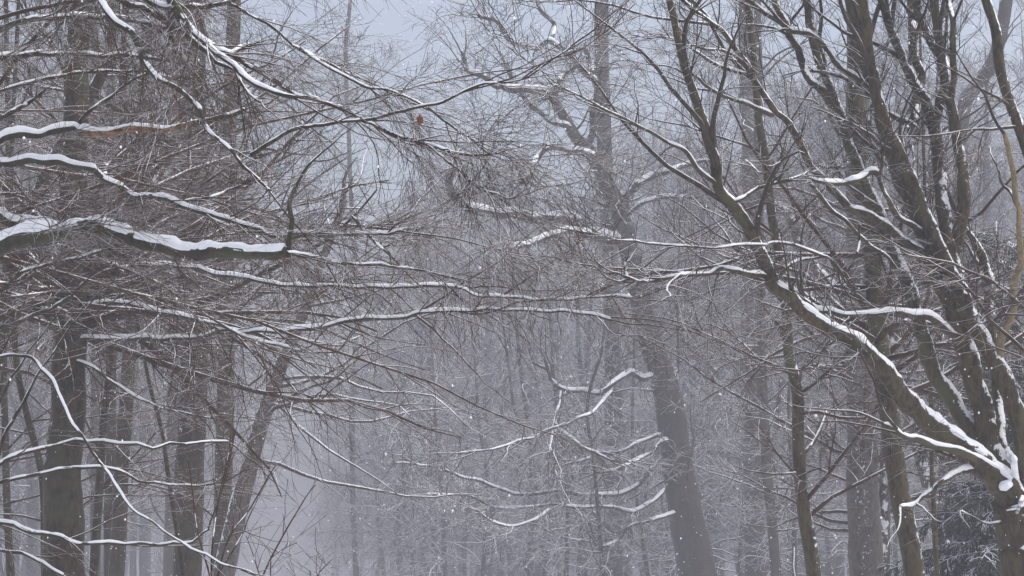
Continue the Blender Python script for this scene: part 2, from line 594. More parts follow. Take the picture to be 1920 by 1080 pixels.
# --- the near tree just outside the frame on the left: its snowy limbs reach across the path
TR = ground_trunk("-330,1080 -326,500 -334,0 -345,-600", 190, 120, 9.6, 9.0)
LA = [
    # the thick snowy limb, broken off short, with the upright shoot at its end
    ("-330,560 -180,525 -60,490 0,462 60,440 125,431 190,426 235,442 300,463 350,471 440,473 538,474", 46, 22, 9.6, 8.0, 13, dict(wob=0.07, cover=0.85)),
    ("536,480 546,430 549,360 575,312 607,288", 12, 4, 8.0, 7.9, 2, dict(mat=M_MOSSY, tw=0)),
    ("538,474 590,482 650,492 760,500 850,520", 9, 4, 8.0, 7.9, 4, {}),
    ("-330,420 -120,385 -20,400 50,415 100,424 150,432", 24, 16, 9.6, 9.3, 10, {}),
    ("-330,370 -150,320 -10,304 90,299 140,308 200,335 260,365 330,383 400,402 470,422 530,438 640,437 760,434", 22, 5, 9.6, 8.2, 7, dict(cover=0.85)),
    ("330,383 390,370 440,352 480,336", 9, 4, 9.15, 9.0, 4, {}),
    ("340,384 365,395 420,420 500,430", 8, 3, 9.1, 9.0, 4, {}),
    # the broken limb with torn orange wood
    ("-330,400 -140,340 -20,275 60,250 135,241 150,246 240,244 340,238 400,221 462,203", 22, 10, 9.6, 8.9, 10, dict(torn=(0.60, 0.885), mat=M_MOSSY, label='broken limb with torn orange wood showing beneath its snow', tw=0)),
    ("143,240 160,215 190,190 230,160 275,135", 9, 4, 9.2, 9.1, 3, {}),
    ("-330,190 -100,100 0,56 30,43 70,37 130,32 210,35 300,46 325,52", 18, 7, 9.6, 9.5, 6, {}),
    ("-330,240 -100,140 0,112 60,104 130,105 200,101 245,103 300,115", 17, 7, 9.6, 9.7, 7, {}),
    ("-330,300 -60,190 60,155 140,140 200,135 280,135 330,150", 12, 5, 9.6, 9.9, 5, {}),
    ("0,222 30,205 60,190 85,172", 12, 6, 9.7, 9.8, 8, {}),
    # drooping mossy diagonals from above
    ("-334,-360 -100,-260 90,-110 190,0 215,32 245,70 275,120 310,155 360,190 385,235 420,275 460,315 505,357", 26, 6, 9.5, 8.0, 4, dict(mat=M_MOSSY, cover=0.42, steep=0.5, tw=0.5)),
    ("-334,-420 0,-310 220,-130 320,0 340,26 365,56 385,80 425,115 460,145 510,170 556,184", 28, 9, 9.5, 7.9, 6, dict(mat=M_MOSSY, cover=0.62, steep=0.5)),
    ("383,78 410,92 430,97 450,88 468,80", 14, 7, 8.5, 8.45, 7, dict(mat=M_MOSSY)),
    ("330,20 358,72 398,110 440,136 468,175 490,192", 13, 5, 8.6, 8.4, 5, dict(mat=M_MOSSY, cover=0.6, steep=0.45)),
    ("308,-40 318,0 321,55 317,82", 20, 9, 8.7, 8.7, 0, dict(mat=M_MOSSY, tw=0)),
    ("200,-60 290,10 335,14 380,15 420,5 450,-10", 14, 8, 8.7, 8.6, 7, {}),
    ("-334,-300 100,-150 300,-60 440,10 500,50 600,110 660,142", 14, 4, 9.5, 8.4, 3, {}),
    ("-334,-250 120,-60 330,50 480,130 560,175 640,205 700,232 740,255 790,268 822,290 862,322 905,352 940,368", 22, 4, 9.5, 7.8, 3, dict(mat=M_DARK, cover=0.5)),
    ("735,250 790,266 840,283 895,290", 9, 6, 8.0, 7.9, 3, dict(mat=M_DARK)),
    ("470,290 560,240 640,230 710,220 790,198 840,188 900,160 960,152 1005,135 1060,95 1115,55", 9, 3, 8.3, 7.6, 2, dict(mat=M_DARK, cover=0.5)),
    ("560,90 620,128 680,158 730,168 800,198 860,245 920,290", 8, 3, 8.4, 7.9, 2, dict(mat=M_DARK, cover=0.5)),
    ("-330,620 -120,600 0,545 50,506 120,487 170,476 225,465", 12, 5, 9.6, 9.4, 6, {}),
    ("-330,700 -100,650 0,615 60,590 100,578 132,555", 13, 7, 9.6, 9.4, 6, dict(tw=0.15)),
    ("660,405 690,440 720,470 742,486", 7, 4, 8.6, 8.5, 4, {}),
    ("440,436 560,436 620,441 700,438 765,434", 8, 3, 9.0, 8.8, 4, {}),
    ("-330,740 -120,690 0,665 50,668 80,690 105,730 122,772 145,810 170,836 190,866 220,916 250,955 300,990 340,1020 400,1050 482,1079", 9, 3.5, 9.6, 8.6, 3, dict(wob=0.38, cover=0.62, steep=0.22, tw=0.3)),
    ("-330,960 -100,890 0,866 60,846 140,829 200,828 290,838 340,831 430,829", 14, 4, 9.6, 9.3, 4.199999999999999, dict(tw=0.15)),
    ("-330,990 -100,935 0,903 60,886 160,876 210,880 260,900 310,908 402,907", 12, 4, 9.6, 9.4, 3.5, dict(tw=0.15)),
    ("-330,1000 -120,960 0,977 50,995 100,1005 150,1018 240,1019 330,1021 370,1006 396,994", 15, 4, 9.6, 9.2, 4.8999999999999995, dict(tw=0.15)),
    ("-330,1080 -100,1020 0,1030 40,1036 80,1056 122,1079", 12, 5, 9.6, 9.5, 3.5, dict(tw=0.15)),
    # olive upright shoots
    ("-60,1080 0,842 50,745 98,665 150,590 186,545", 12, 2.5, 9.3, 9.6, 0, dict(mat=M_DARK, tw=0)),
    ("-70,900 0,752 32,690 92,610 130,560", 9, 2.5, 9.4, 9.7, 0, dict(mat=M_DARK, tw=0)),
]
TW_NEAR = [dict(dens=5.0, len=0.95, rel=0.55, ang=32, n=8, flat=0.35, trop=-0.11, wander=0.10, rcap=0.0042, rtip=0.0014, k=4, t0=0.2),
           dict(dens=13, len=0.46, ang=29, n=6, flat=0.35, trop=-0.11, wander=0.10, rcap=0.0021, rtip=0.0011),
           dict(dens=17, len=0.22, ang=29, n=5, flat=0.6, trop=0.0, wander=0.08, rcap=0.0015, rtip=0.0009)]
traced('beech_tree', 'nearest tree at the left edge, snow-laden limbs reaching over the path, one torn orange', 'tree', TR, LA, M_MOSSY, M_TWIG, TW_NEAR,
       [dict(dens=1.7, len=4.4, ang=75, n=14, flat=0.06, trop=-0.06, wander=0.10, rs=0.2, rcap=0.015, rtip=0.004, k=6, t0=0.34, t1=0.80, shrink=0.1, side=(2.4, 2.0, 0.5)),
        dict(dens=4.5, len=1.0, rel=0.5, ang=32, n=8, flat=0.35, trop=-0.11, wander=0.10, rcap=0.0042, rtip=0.0014, k=4, t0=0.2),
        dict(dens=6.5, len=0.45, ang=29, n=6, flat=0.35, trop=-0.11, wander=0.10, rcap=0.0021, rtip=0.0011),
        dict(dens=9.0, len=0.18, ang=29, n=5, flat=0.6, wander=0.08, rcap=0.0015, rtip=0.0009)], seed=5, tip_len=0.85, tip_cap=0.0042, tip_n=5, tip_wander=0.12)

# --- the near many-stemmed tree on the right
TB = ground_trunk("1935,1080 1925,1000 1908,940", 110, 105, 12.0, None, step=8)
LB = [
    # the long arching low limb
    ("1912,960 1885,912 1845,875 1800,830 1740,788 1690,742 1655,690 1622,652 1575,626 1520,590 1470,548 1445,520 1420,460 1390,405 1350,355 1340,300 1315,220 1280,110 1262,30 1240,-60", 62, 11, 12.0, 10.6, 7, dict(cover=0.85, wob=0.06, pw=0.55)),
    ("1445,520 1410,510 1340,508 1270,515 1210,525 1168,525", 13, 6, 11.1, 10.8, 6, {}),
    ("1180,524 1172,500 1176,484", 6, 4, 10.8, 10.8, 4, dict(tw=0)),
    ("1345,345 1310,320 1280,285 1235,257 1180,225 1130,202 1080,175 1035,160", 10, 3, 10.8, 10.2, 5, {}),
    ("1372,380 1420,355 1480,336 1507,326", 9, 5, 10.9, 11.2, 5, {}),
    ("1620,655 1560,600 1545,585", 10, 4, 11.5, 11.5, 3, dict(tw=0)),
    ("1885,905 1850,875 1810,850 1780,840 1730,830 1690,810 1651,793", 20, 8, 11.9, 11.2, 6, dict(mat=M_OLIVE, tw=0, label='short broken limb of reddish wood under snow')),
    ("1835,878 1815,882 1780,895 1740,920 1715,945 1684,955", 11, 7, 11.9, 11.3, 7, dict(tw=0)),
    ("1890,975 1855,982 1825,970 1800,958", 5, 3, 11.9, 11.7, 3, dict(tw=0)),
    # limb curving left from the middle stem
    ("1790,628 1755,606 1725,592 1690,583 1640,590 1580,593 1535,580 1500,555 1475,540", 15, 8, 12.0, 11.3, 7, dict(cover=1.0)),
    # stems
    ("1905,965 1890,900 1862,850 1845,780 1822,700 1805,640 1790,590 1755,510 1730,435 1712,390 1682,330 1660,250 1640,170 1615,90 1592,0 1575,-80", 56, 17, 12.0, 12.2, 3, dict(cover=0.7, wob=0.06, pw=0.55)),
    ("1900,960 1872,890 1840,840 1790,760 1752,700 1730,630 1708,555 1685,490 1648,400 1618,330 1588,250 1555,165 1530,100 1515,20 1500,-60", 46, 14, 12.1, 12.6, 3, dict(wob=0.06, pw=0.55)),
    ("1918,985 1922,880 1915,800 1893,735 1868,680 1835,625 1808,570 1775,495 1745,430 1722,370 1692,300 1662,235 1640,160 1625,60 1612,-60", 48, 18, 12.0, 11.8, 4, dict(cover=0.8, wob=0.06, pw=0.55)),
    ("1800,560 1790,500 1775,420 1762,330 1755,250 1735,190 1705,140 1680,80 1652,0 1635,-60", 40, 14, 12.1, 12.3, 3, dict(wob=0.06, pw=0.55)),
    ("1752,225 1768,175 1770,135 1755,95 1735,50 1722,0 1712,-60", 20, 11, 12.2, 12.4, 2, {}),
    ("1792,460 1805,400 1804,330 1795,260 1782,200 1766,130 1757,60 1752,0 1750,-60", 30, 15, 12.0, 12.0, 2, dict(wob=0.06, pw=0.55)),
    ("1782,195 1787,130 1784,60 1776,0 1770,-60", 14, 10, 12.0, 11.8, 0, {}),
    ("1712,255 1718,170 1714,90 1708,0 1705,-60", 22, 12, 12.5, 12.7, 0, {}),
    ("1905,950 1885,850 1869,750 1857,600 1850,520 1836,470 1812,432 1795,400", 22, 14, 12.4, 12.6, 4, dict(tw=0)),
    ("1872,690 1876,655 1890,610 1905,540 1913,450 1903,340 1882,250", 16, 9, 11.9, 11.5, 0, dict(mat=M_YELLOW, tw=0)),
    # limbs to the upper left
    ("1735,474 1680,445 1640,415 1600,385 1560,352 1518,310 1492,262 1468,222 1445,195 1418,155 1400,115 1370,75 1335,45 1295,15 1260,-20", 20, 8, 11.9, 11.4, 5, {}),
    ("1578,222 1540,170 1510,135 1495,92 1480,55 1462,20 1450,-10 1430,-60", 18, 12, 12.5, 12.5, 6, {}),
    ("1630,165 1580,127 1550,95 1525,70 1480,50 1445,30 1405,5 1360,-20", 14, 7, 12.3, 12.0, 6, dict(cover=1.0)),
    ("1448,215 1405,195 1370,185 1330,165 1300,145 1270,128", 10, 5, 11.5, 11.2, 5, {}),
    ("1402,140 1345,120 1310,100 1280,80 1240,70", 9, 4, 11.4, 11.2, 5, {}),
    ("1732,433 1690,412 1668,382 1650,342 1655,300 1655,272", 14, 5, 11.8, 11.5, 2, {}),
    ("1648,328 1634,322 1600,340 1560,342 1520,336", 13, 7, 11.6, 11.3, 7, dict(cover=1.0, tw=0)),
    ("1720,250 1690,226 1668,207", 16, 9, 12.0, 12.1, 6, dict(tw=0)),
    ("1440,540 1475,500 1495,490 1520,485 1550,482 1580,520 1600,548", 8, 4, 11.0, 11.4, 4, {}),
    ("1550,482 1495,462 1450,455 1420,460 1280,463 1190,452 1120,440 1070,432", 7, 3, 11.3, 10.6, 3, {}),
    ("1520,345 1560,392 1600,430 1630,460 1668,484 1686,517", 9, 6, 11.4, 11.7, 4, {}),
    ("1612,420 1612,460 1600,490 1582,520 1578,545", 6, 3, 11.6, 11.4, 4, dict(tw=0)),
    ("1650,388 1625,372 1590,345 1555,320", 6, 3, 11.8, 11.9, 4, {}),
]
TW_R = [dict(dens=4.6, len=1.0, rel=0.5, ang=42, n=8, flat=0.8, trop=0.03, wander=0.16, rcap=0.006, rtip=0.0020, k=4, t0=0.3),
        dict(dens=7.5, len=0.45, ang=42, n=6, flat=0.8, trop=0.0, wander=0.16, rcap=0.0036, rtip=0.0016),
        dict(dens=8.0, len=0.22, ang=40, n=5, flat=0.8, trop=0.0, wander=0.14, rcap=0.0024, rtip=0.0013)]
maple = traced('maple_tree', 'many-stemmed olive tree at the right edge, snow in its fork and on its arching limb', 'tree', TB, LB, M_OLIVE, M_TWIG_R, TW_R, seed=9, k=18)


# the wedge of snow lodged in its fork, and the dab on the stump of a lost limb
for spec, w0, w1, d in (("1890,838 1896,852 1901,868 1898,888 1888,910", 6, 19, 11.86), ("1918,930 1908,958 1898,966", 6, 8, 11.78)):
    P, Rr = path(spec, w0, w1, d, d, 3, 0.2)
    m = Mesh()
    m.tubes(P[None], (Rr * (1 + 0.18 * smooth_noise(len(Rr), 2)))[None], 10, 0.14)
    m.build('snow', M_SNOW, maple, maple.location)


def vis_top(d):
    return EYE + d * 0.34 + 1.0


def trunk_tw(d, low=0.12, dens=2.2, ln=3.2, fine=1.0, H=14.0, ang=68, trop=-0.1):
    t1 = min(0.97, vis_top(d) / H)
    px = d / 1911.0                       # one picture pixel at this distance
    return [dict(dens=dens, len=ln, ang=ang, n=10, flat=0.35, trop=trop, wander=0.16, rs=0.34, rcap=0.03, rtip=0.30 * px, k=5, t0=low, t1=t1, shrink=0.35),
            dict(dens=4.0 * fine, len=1.1, rel=0.5, ang=45, n=7, flat=0.5, trop=-0.05, wander=0.13, rcap=0.009, rtip=0.22 * px, k=3, t0=0.12),
            dict(dens=6.0 * fine, len=0.6, ang=42, n=5, flat=0.5, trop=0.0, wander=0.12, rcap=0.005, rtip=0.17 * px, k=3),
            dict(dens=6.0 * fine, len=0.32, ang=42, n=4, flat=0.6, trop=0.0, wander=0.12, rcap=0.004, rtip=0.14 * px, k=3)]


def mid_tree(name, label, spec, w0, w1, d, mat=M_DARK, H=14.0, limbs=(), seed=1, low=0.12, dens=2.2, ln=3.0, fine=1.0, cat='tree', group=None, wob=0.05, k=14, ang=68, tmat=None, side=None, wander=None):
    if group is None and d < 36:
        d *= 0.76
        limbs = [(q[0], q[1], q[2], q[3] * 0.76, q[4] * 0.76) + tuple(q[5:]) for q in limbs]
    tr = ground_trunk(spec, w0, w1, d, H, wob=wob, cut=group is not None)
    H2 = tr[0][-1, 2]
    lev = trunk_tw(d, H=H2)[1:]
    tl = trunk_tw(d, low, dens, ln, fine, H2, ang)
    if side:
        tl[0]['side'] = side
    if wander:
        for q, f_ in zip(tl, (1, 0.9, 0.7, 0.6)):
            q['wander'] = wander * f_
    return traced(name, label, cat, tr, list(limbs), mat, tmat or (M_TWIG if d < 35 else M_FAR), lev, tl, seed=seed, k=k, group=group)


# --- trunks on the left
mid_tree('beech_tree', 'thickest dark trunk on the left, with long thin snowy limbs reaching over the path', "118,1080 122,900 128,720 134,560 138,300 152,0", 80, 42, 18, limbs=[
    ("128,640 160,634 200,635 290,636 380,630 420,618 470,621 550,622 640,605 690,597 740,595 790,586 850,582 940,580 1020,585 1090,587 1145,601", 11, 4, 18, 15, 6, dict(cover=1.0)),
    ("130,568 160,530 190,512 235,501 340,499 400,511 480,526 560,535 640,538 700,541 850,540 900,556 960,556 1050,562 1140,555 1185,558", 10, 3.5, 18, 15, 5, dict(cover=1.0)),
    ("140,585 170,570 240,571 320,588 400,610 480,638 560,656 632,662", 9, 4, 18, 16.5, 5, dict(cover=1.0)),
    ("120,668 170,690 230,730 290,760 350,776 396,787", 7, 3, 18, 17, 4, {}),
], seed=21, low=0.4, dens=2.6)
mid_tree('beech_tree', 'straight dark trunk standing in front of fainter ones left of the path', "350,1080 360,800 362,540 366,300 362,0", 53, 48, 26, seed=22, low=0.42, dens=2.4)
mid_tree('beech_tree', 'greyer straight trunk just left of the leaning trunk beside the path', "415,1080 420,800 424,600 430,300 440,0", 36, 26, 34, seed=23, low=0.4)
mid_tree('leaning_tree', 'grey trunk leaning right over the foggy path, snow stuck to its left side', "418,1080 452,930 488,800 528,680 562,600 604,490 640,390", 44, 14, 30, M_SIDE, H=6.6, seed=24, dens=3.6, fine=0.6, tmat=M_EDGED, side=(1.6, 0.4, 0), ln=3.0, low=0.26)
mid_tree('young_tree', 'slim dark curving stem right behind the thickest left trunk', "175,1080 190,850 205,700 216,540 225,300 235,0", 17, 11, 22, H=10, seed=25, dens=1.6, ln=2.0)
mid_tree('beech_tree', 'medium straight trunk between the slim curving stem and the straight dark trunk', "218,1080 230,850 240,700 252,540 262,300 275,0", 30, 20, 29, seed=26, low=0.42)
mid_tree('young_tree', 'thin dark sapling stem leaning left in front of the straight dark trunk', "345,1080 330,980 305,820 285,740 266,650 250,560 240,400", 10, 5, 20, H=8, seed=27, dens=1.6, ln=1.5, low=0.25)
mid_tree('leaning_tree', 'dark trunk at the far left leaning right behind the thickest trunk', "-60,1080 -10,700 22,520 55,410 92,320 140,230 200,120", 40, 22, 21, H=9, seed=28, low=0.4, dens=2.0)
mid_tree('young_tree', 'thin wavy stem at the lower left bending toward the left edge', "85,1080 78,900 52,780 30,650 20,400 30,100", 15, 8, 20, H=9, seed=29, dens=1.6, ln=1.8)
mid_tree('beech_tree', 'faint straight trunk half hidden behind the straight dark trunk', "322,1080 330,600 335,0", 32, 22, 45, seed=30, dens=2.4)
mid_tree('beech_tree', 'upright grey trunk seen just right of the thickest left trunk', "206,1080 208,700 206,390 208,250 205,0", 22, 17, 32, seed=31, low=0.42, dens=2.4)
mid_tree('beech_tree', 'pale narrow trunk directly right of the thickest left trunk near its top', "178,1080 180,330 175,0", 20, 16, 40, seed=32, dens=2.4)
mid_tree('young_tree', 'slim stem hugging the left edge of the view', "20,1080 12,900 8,600 15,300 10,0", 15, 9, 24, H=10, seed=33, dens=2.2)
mid_tree('beech_tree', 'far narrow trunk rising at the right side of the foggy gap', "668,1080 660,820 667,560 656,300 649,110 657,0", 11, 8, 76, M_OAK, H=18, seed=34, dens=2.2, ln=3.5)

# --- the crooked oak
OAK = ground_trunk("1318,1120 1308,1080 1290,980 1268,850 1248,720 1218,640 1198,560 1182,480 1166,400 1150,368 1130,330 1108,288 1082,262 1058,222", 76, 22, 38, None, wob=0.04)
LO = [
    ("1172,450 1140,446 1105,435 1065,410 1010,409 960,404 900,395 870,384 850,368 847,338 855,318", 28, 15, 38.0, 36.7, 6.6, dict(wob=0.2)),
    ("1110,438 1060,436 1000,454 940,471", 12.6, 8.6, 36.6, 35.9, 6.6, dict(wob=0.2)),
    ("1118,300 1085,281 1030,281 1000,300 980,325 972,346", 14.7, 8.6, 38.0, 37.2, 4.9, dict(wob=0.25)),
    ("1058,222 1035,188 1010,171 970,169 940,150 905,143 875,137 860,105", 17.6, 8.6, 38.0, 37.2, 4.9, dict(wob=0.3)),
    ("1100,275 1120,230 1118,160 1090,125 1070,100 1035,80 1000,90 965,84 945,60 925,35 900,20", 15.6, 7.6, 38.0, 38.4, 4.9, dict(wob=0.3)),
    ("1125,160 1105,110 1085,92 1060,95", 11.7, 8.6, 38.0, 38.0, 4.9, dict(wob=0.3)),
    ("1035,78 1036,45 1010,15 1005,-30", 8.7, 6.5, 38.5, 38.7, 2.5, dict(wob=0.3)),
    ("1160,385 1190,352 1230,333 1280,310 1340,300", 14.7, 7.6, 38.0, 37.6, 4.9, dict(wob=0.2)),
    ("1165,420 1195,388 1240,372 1290,366", 9.8, 6.5, 38.0, 37.6, 4.9, dict(wob=0.2)),
    ("1060,225 1045,190 1050,150 1075,120", 13.7, 8.6, 38.0, 38.2, 3.3, dict(wob=0.3)),
    ("1085,265 1060,240 1015,215 985,190 965,160 950,120", 12.6, 7.6, 38.0, 37.6, 4.2, dict(wob=0.3)),
    # low drooping limbs on the path side
    ("1240,706 1182,707 1140,727 1090,738 1055,730 1030,700 990,675", 14.4, 4.8, 38.0, 36.6, 4.4, dict(wob=0.34, cover=0.62)),
    ("1052,735 1050,780 1045,800 1075,825 1110,848 1150,858 1200,862", 7.6, 4.2, 35.1, 36.0, 3.3, dict(wob=0.34, cover=0.62)),
    ("1270,842 1250,830 1210,856 1180,870 1140,885 1105,888", 11.0, 4.2, 38.0, 36.7, 4.4, dict(wob=0.34, cover=0.62)),
    ("1262,812 1205,827 1165,846 1120,856 1070,870 1040,880", 8.5, 3.6, 38.0, 36.7, 3.9, dict(wob=0.34, cover=0.62)),
    ("1258,838 1216,886 1165,926 1060,922 985,925 930,915 870,893 815,876 740,872", 10.2, 3.5, 38.0, 35.4, 3.3, dict(wob=0.3, cover=0.62)),
    ("1272,880 1234,930 1185,956 1065,947 955,955 900,940 860,930 800,930", 8.5, 3.5, 38.0, 35.4, 3.3, dict(wob=0.3, cover=0.62)),
    ("1060,944 1010,970 980,983 950,986 920,976 895,960", 6.0, 3.5, 35.1, 33.8, 3.3, dict(wob=0.3, cover=0.62)),
    ("1290,950 1240,972 1190,980 1160,1010 1125,1022 1090,1012 1055,1007", 8.5, 3.6, 38.0, 36.7, 3.9, dict(wob=0.34, cover=0.62)),
    ("1050,755 1035,800 1032,860 1050,900", 5.1, 3.5, 35.1, 35.0, 1.7, dict(wob=0.3)),
    ("1150,730 1120,760 1080,790 1000,815 930,840 860,850", 6.8, 3.5, 36.2, 34.3, 2.8, dict(wob=0.34, cover=0.62)),
]
traced('oak_tree', 'big crooked oak right of the path with twisting limbs and low drooping snowy boughs', 'tree', OAK, LO, M_OAK, M_FAR,
       [dict(dens=4.0, len=1.2, rel=0.5, ang=52, n=9, flat=0.7, trop=-0.02, wander=0.3, rcap=0.012, rtip=0.0050, k=4, t0=0.15),
        dict(dens=5, len=0.55, ang=48, n=7, flat=0.7, trop=-0.02, wander=0.2, rcap=0.0065, rtip=0.0036),
        dict(dens=7, len=0.27, ang=45, n=5, flat=0.7, trop=0.0, wander=0.16, rcap=0.0045, rtip=0.0028)],
       trunk_tw(38, 0.1, 1.8, 3.0, 1.0, 14), seed=41, k=16, cover=0.85)

# --- trunks on the right and in the middle
mid_tree('beech_tree', 'straight grey trunk rising directly behind the crown of the crooked oak', "1150,1080 1148,600 1132,290 1130,120 1128,0", 34, 28, 47, M_OAK, H=15, seed=51, low=0.3)
mid_tree('beech_tree', 'slender olive trunk before two darker ones, between the oak and the many-stemmed tree', "1527,1080 1506,940 1496,840 1495,740 1481,665 1474,570 1462,490 1446,400 1435,300 1425,235 1412,100 1400,0", 28, 13, 20, M_OLIVE, H=11, seed=52, dens=1.6, ln=2.4)
mid_tree('beech_tree', 'stout olive trunk directly left of the many-stemmed tree, passing behind its arching limb', "1716,1080 1706,1015 1686,915 1671,815 1656,715 1646,615 1640,540 1628,430 1612,300 1605,150 1610,0", 40, 32, 18, M_OLIVE, H=13, seed=53, dens=1.2, ln=2.6, low=0.3)
mid_tree('snowy_tree', 'trunk thickly plastered with speckled snow behind the stout olive trunk', "1626,1080 1622,900 1616,620 1610,300 1606,0", 66, 40, 30, M_PLASTER, H=15, seed=54)
mid_tree('beech_tree', 'broad shadowy trunk standing between the oak and the slender olive trunk', "1418,1080 1414,790 1412,590 1405,300 1398,0", 42, 28, 44, M_OAK, seed=55, dens=2.6)
mid_tree('beech_tree', 'narrow dark trunk touching the right side of the broad shadowy one', "1456,1080 1438,880 1430,700 1424,400 1420,0", 20, 14, 38, M_DARK, seed=56)
mid_tree('young_tree', 'pencil-thin stem between the stout olive trunk and the spruce', "1757,1080 1748,900 1744,760 1738,500 1730,200", 10, 6, 20, M_OLIVE, H=9, seed=57, dens=1.6, ln=1.6)
mid_tree('leaning_tree', 'trunk leaning left with a white face of wind-blown snow, behind the arching limb', "1790,1080 1700,760 1640,640 1590,560 1535,505 1500,450 1478,400 1445,380", 30, 20, 32, M_WHITE, H=8, seed=58, dens=1.6, ln=2.4)
mid_tree('snowy_tree', 'slanting snow-whitened stem seen between the stems of the many-stemmed tree', "1655,1080 1668,700 1682,580 1700,480 1740,330 1760,200", 26, 16, 31, M_WHITE, H=12, seed=59, dens=1.8, ln=2.4)
mid_tree('beech_tree', 'grey bent trunk in the haze behind the many-stemmed tree, kinked to the right', "1770,1080 1790,600 1805,235 1830,165 1862,120 1885,20 1890,-60", 36, 24, 38, M_OAK, H=15, seed=60, dens=2.4)
mid_tree('beech_tree', 'dark slim trunk bending in from the top right corner with snow on its bends', "1992,1080 1980,700 1955,400 1920,270 1892,190 1876,125 1868,60 1848,0 1832,-80", 34, 18, 16, M_OLIVE, H=9, seed=61, dens=1.4, ln=2.0)
far = [("1340,1080 1336,500 1330,0", 26, 52, 'hazy trunk immediately right of the oak base'),
       ("1572,1080 1560,600 1545,0", 22, 48, 'hazy narrow trunk left of the snow-plastered one'),
       ("1232,1080 1226,600 1240,0", 22, 56, 'hazy trunk just left of the oak base'),
       ("1005,1080 1000,800 990,400 985,0", 24, 60, 'rightmost of four hazy trunks standing behind the drooping boughs of the oak'),
       ("914,1080 912,740 905,300 900,0", 20, 58, 'darkest of four hazy trunks standing behind the drooping boughs of the oak'),
       ("938,1080 934,850 926,640 920,0", 16, 64, 'thinnest of four hazy trunks standing behind the drooping boughs of the oak'),
       ("975,1080 972,800 970,300 965,0", 15, 72, 'palest of four hazy trunks standing behind the drooping boughs of the oak'),
       ("1850,1080 1852,600 1848,0", 26, 44, 'hazy trunk in line with the spruce tip'),
       ("1765,1080 1752,600 1725,0", 18, 50, 'hazy trunk behind the pencil-thin stem'),
       ("1480,1080 1478,600 1470,0", 18, 56, 'hazy trunk showing through between the two dark ones and the slender olive trunk'),
       ("270,1080 275,600 285,0", 18, 54, 'hazy trunk between the medium left trunk and the straight dark one'),
       ("60,1080 62,600 70,0", 24, 46, 'hazy trunk at the left behind the wavy stem')]
for i, (spec, wd, d, lab) in enumerate(far):
    d *= 1.4
    mid_tree('hazy_tree', lab, spec, wd, wd * 0.7, d, M_OAK, H=(EYE + d * 0.16 if 880 < parse(spec)[0, 0] < 1245 else 19), seed=70 + i, dens=2.0, ln=3.4, group='hazy trunks in the middle distance', low=0.1)

for i, (px, d) in enumerate(((1130, 37), (1062, 44), (985, 50), (905, 56), (1215, 46), (1300, 42), (1385, 46), (1490, 40), (835, 62), (775, 70), (1175, 58), (1020, 64), (1110, 72), (940, 76), (1260, 60), (1345, 62), (1440, 58), (1560, 50), (870, 84), (720, 82), (1680, 48), (1790, 46))):
    sp = rng.uniform(-30, 30, 4)
    mid_tree('young_tree', 'low crooked tree with snow-edged branches, one of many in the haze around the oak',
             f"{px},1080 {px + sp[0]:.0f},900 {px + sp[1]:.0f},760 {px + sp[2]:.0f},640 {px + sp[3]:.0f},560", 9, 5, d, M_OAK, H=7.0 + 0.075 * d, seed=120 + i,
             dens=3.0, ln=3.4, fine=0.7, low=0.1, ang=74, tmat=M_EDGED, side=(-0.8, -0.3, 0), wander=0.24, group='low crooked trees around the oak', k=8)

q = np.random.RandomState(17)
for i in range(44):                              # slim trunks of the wood right of the path
    px, d = q.uniform(770, 1960), q.uniform(50, 95)
    if px < 900:
        d += 25
    sp = q.uniform(-22, 22, 3)
    top = 1080 - 3583 * 0.19
    mid_tree('slim_tree', 'slim grey trunk in the haze among many others right of the path',
             f"{px:.0f},1080 {px + sp[0]:.0f},850 {px + sp[1]:.0f},620 {px + sp[2]:.0f},{top:.0f}", q.uniform(8, 15), q.uniform(5, 8), d, M_OAK, H=2 + d * 0.2, seed=160 + i,
             dens=1.5, ln=2.6, fine=0.8, low=0.15, ang=60, k=8, group='slim hazy trunks right of the path')

# ------------------------------------------------------------------ the spruce behind the many-stemmed tree
SP_D = 19.5
r = np.random.RandomState(77)
b0 = at(1893, 1080, SP_D)
sp_base = (b0[0], SP_D, 0.0)
spruce = thing('spruce_tree', 'dark green snow-dusted spruce behind the many-stemmed tree, the only evergreen', 'spruce', sp_base)
SH = 5.2
tp = np.stack([np.full(20, b0[0]) + smooth_noise(20, 6) * 0.02, np.full(20, SP_D), np.linspace(0, SH, 20)], 1)
trd = np.linspace(0.10, 0.012, 20)
m = Mesh()
m.tubes(tp[None], trd[None], 10, 0.06)
m.build('trunk', M_DARK, spruce, sp_base)
m = Mesh()
nb = 230
tz = r.uniform(0.06, 0.97, nb)
ln = (1.15 * (1 - tz) ** 0.45 + 0.12) * r.uniform(0.7, 1.15, nb)
P1, R1 = spawn(tp[None], trd[None], np.zeros(nb, int), tz, ln, 88, n=9, flat=0.12, trop=-0.35, wander=0.08, rs=0.35, rcap=0.014, rtip=0.006, r=r)
m.tubes(P1, R1, 4)
L = plen(P1)
idx, t = pick(L, 15, 0.12, 1.0, r)
P2, R2 = spawn(P1, R1, idx, t, L[idx] * 0.36 * (1.1 - 0.7 * t) * r.uniform(0.6, 1.2, len(idx)), 48, n=6, flat=0.3, trop=-0.9, wander=0.08, rs=1, rcap=0.010, rtip=0.007, r=r)
R2 = np.full_like(R2, 0.007)
R2[:, -1] = 0.004
m.tubes(P2, R2, 4)
idx, t = pick(plen(P2), 44, 0.1, 1.0, r)
P3, R3 = spawn(P2, R2, idx, t, r.uniform(0.05, 0.13, len(idx)), 45, n=4, flat=0.5, trop=-0.7, wander=0.08, rs=1, rcap=0.009, rtip=0.006, r=r)
R3[:] = 0.0055
R3[:, -1] = 0.003
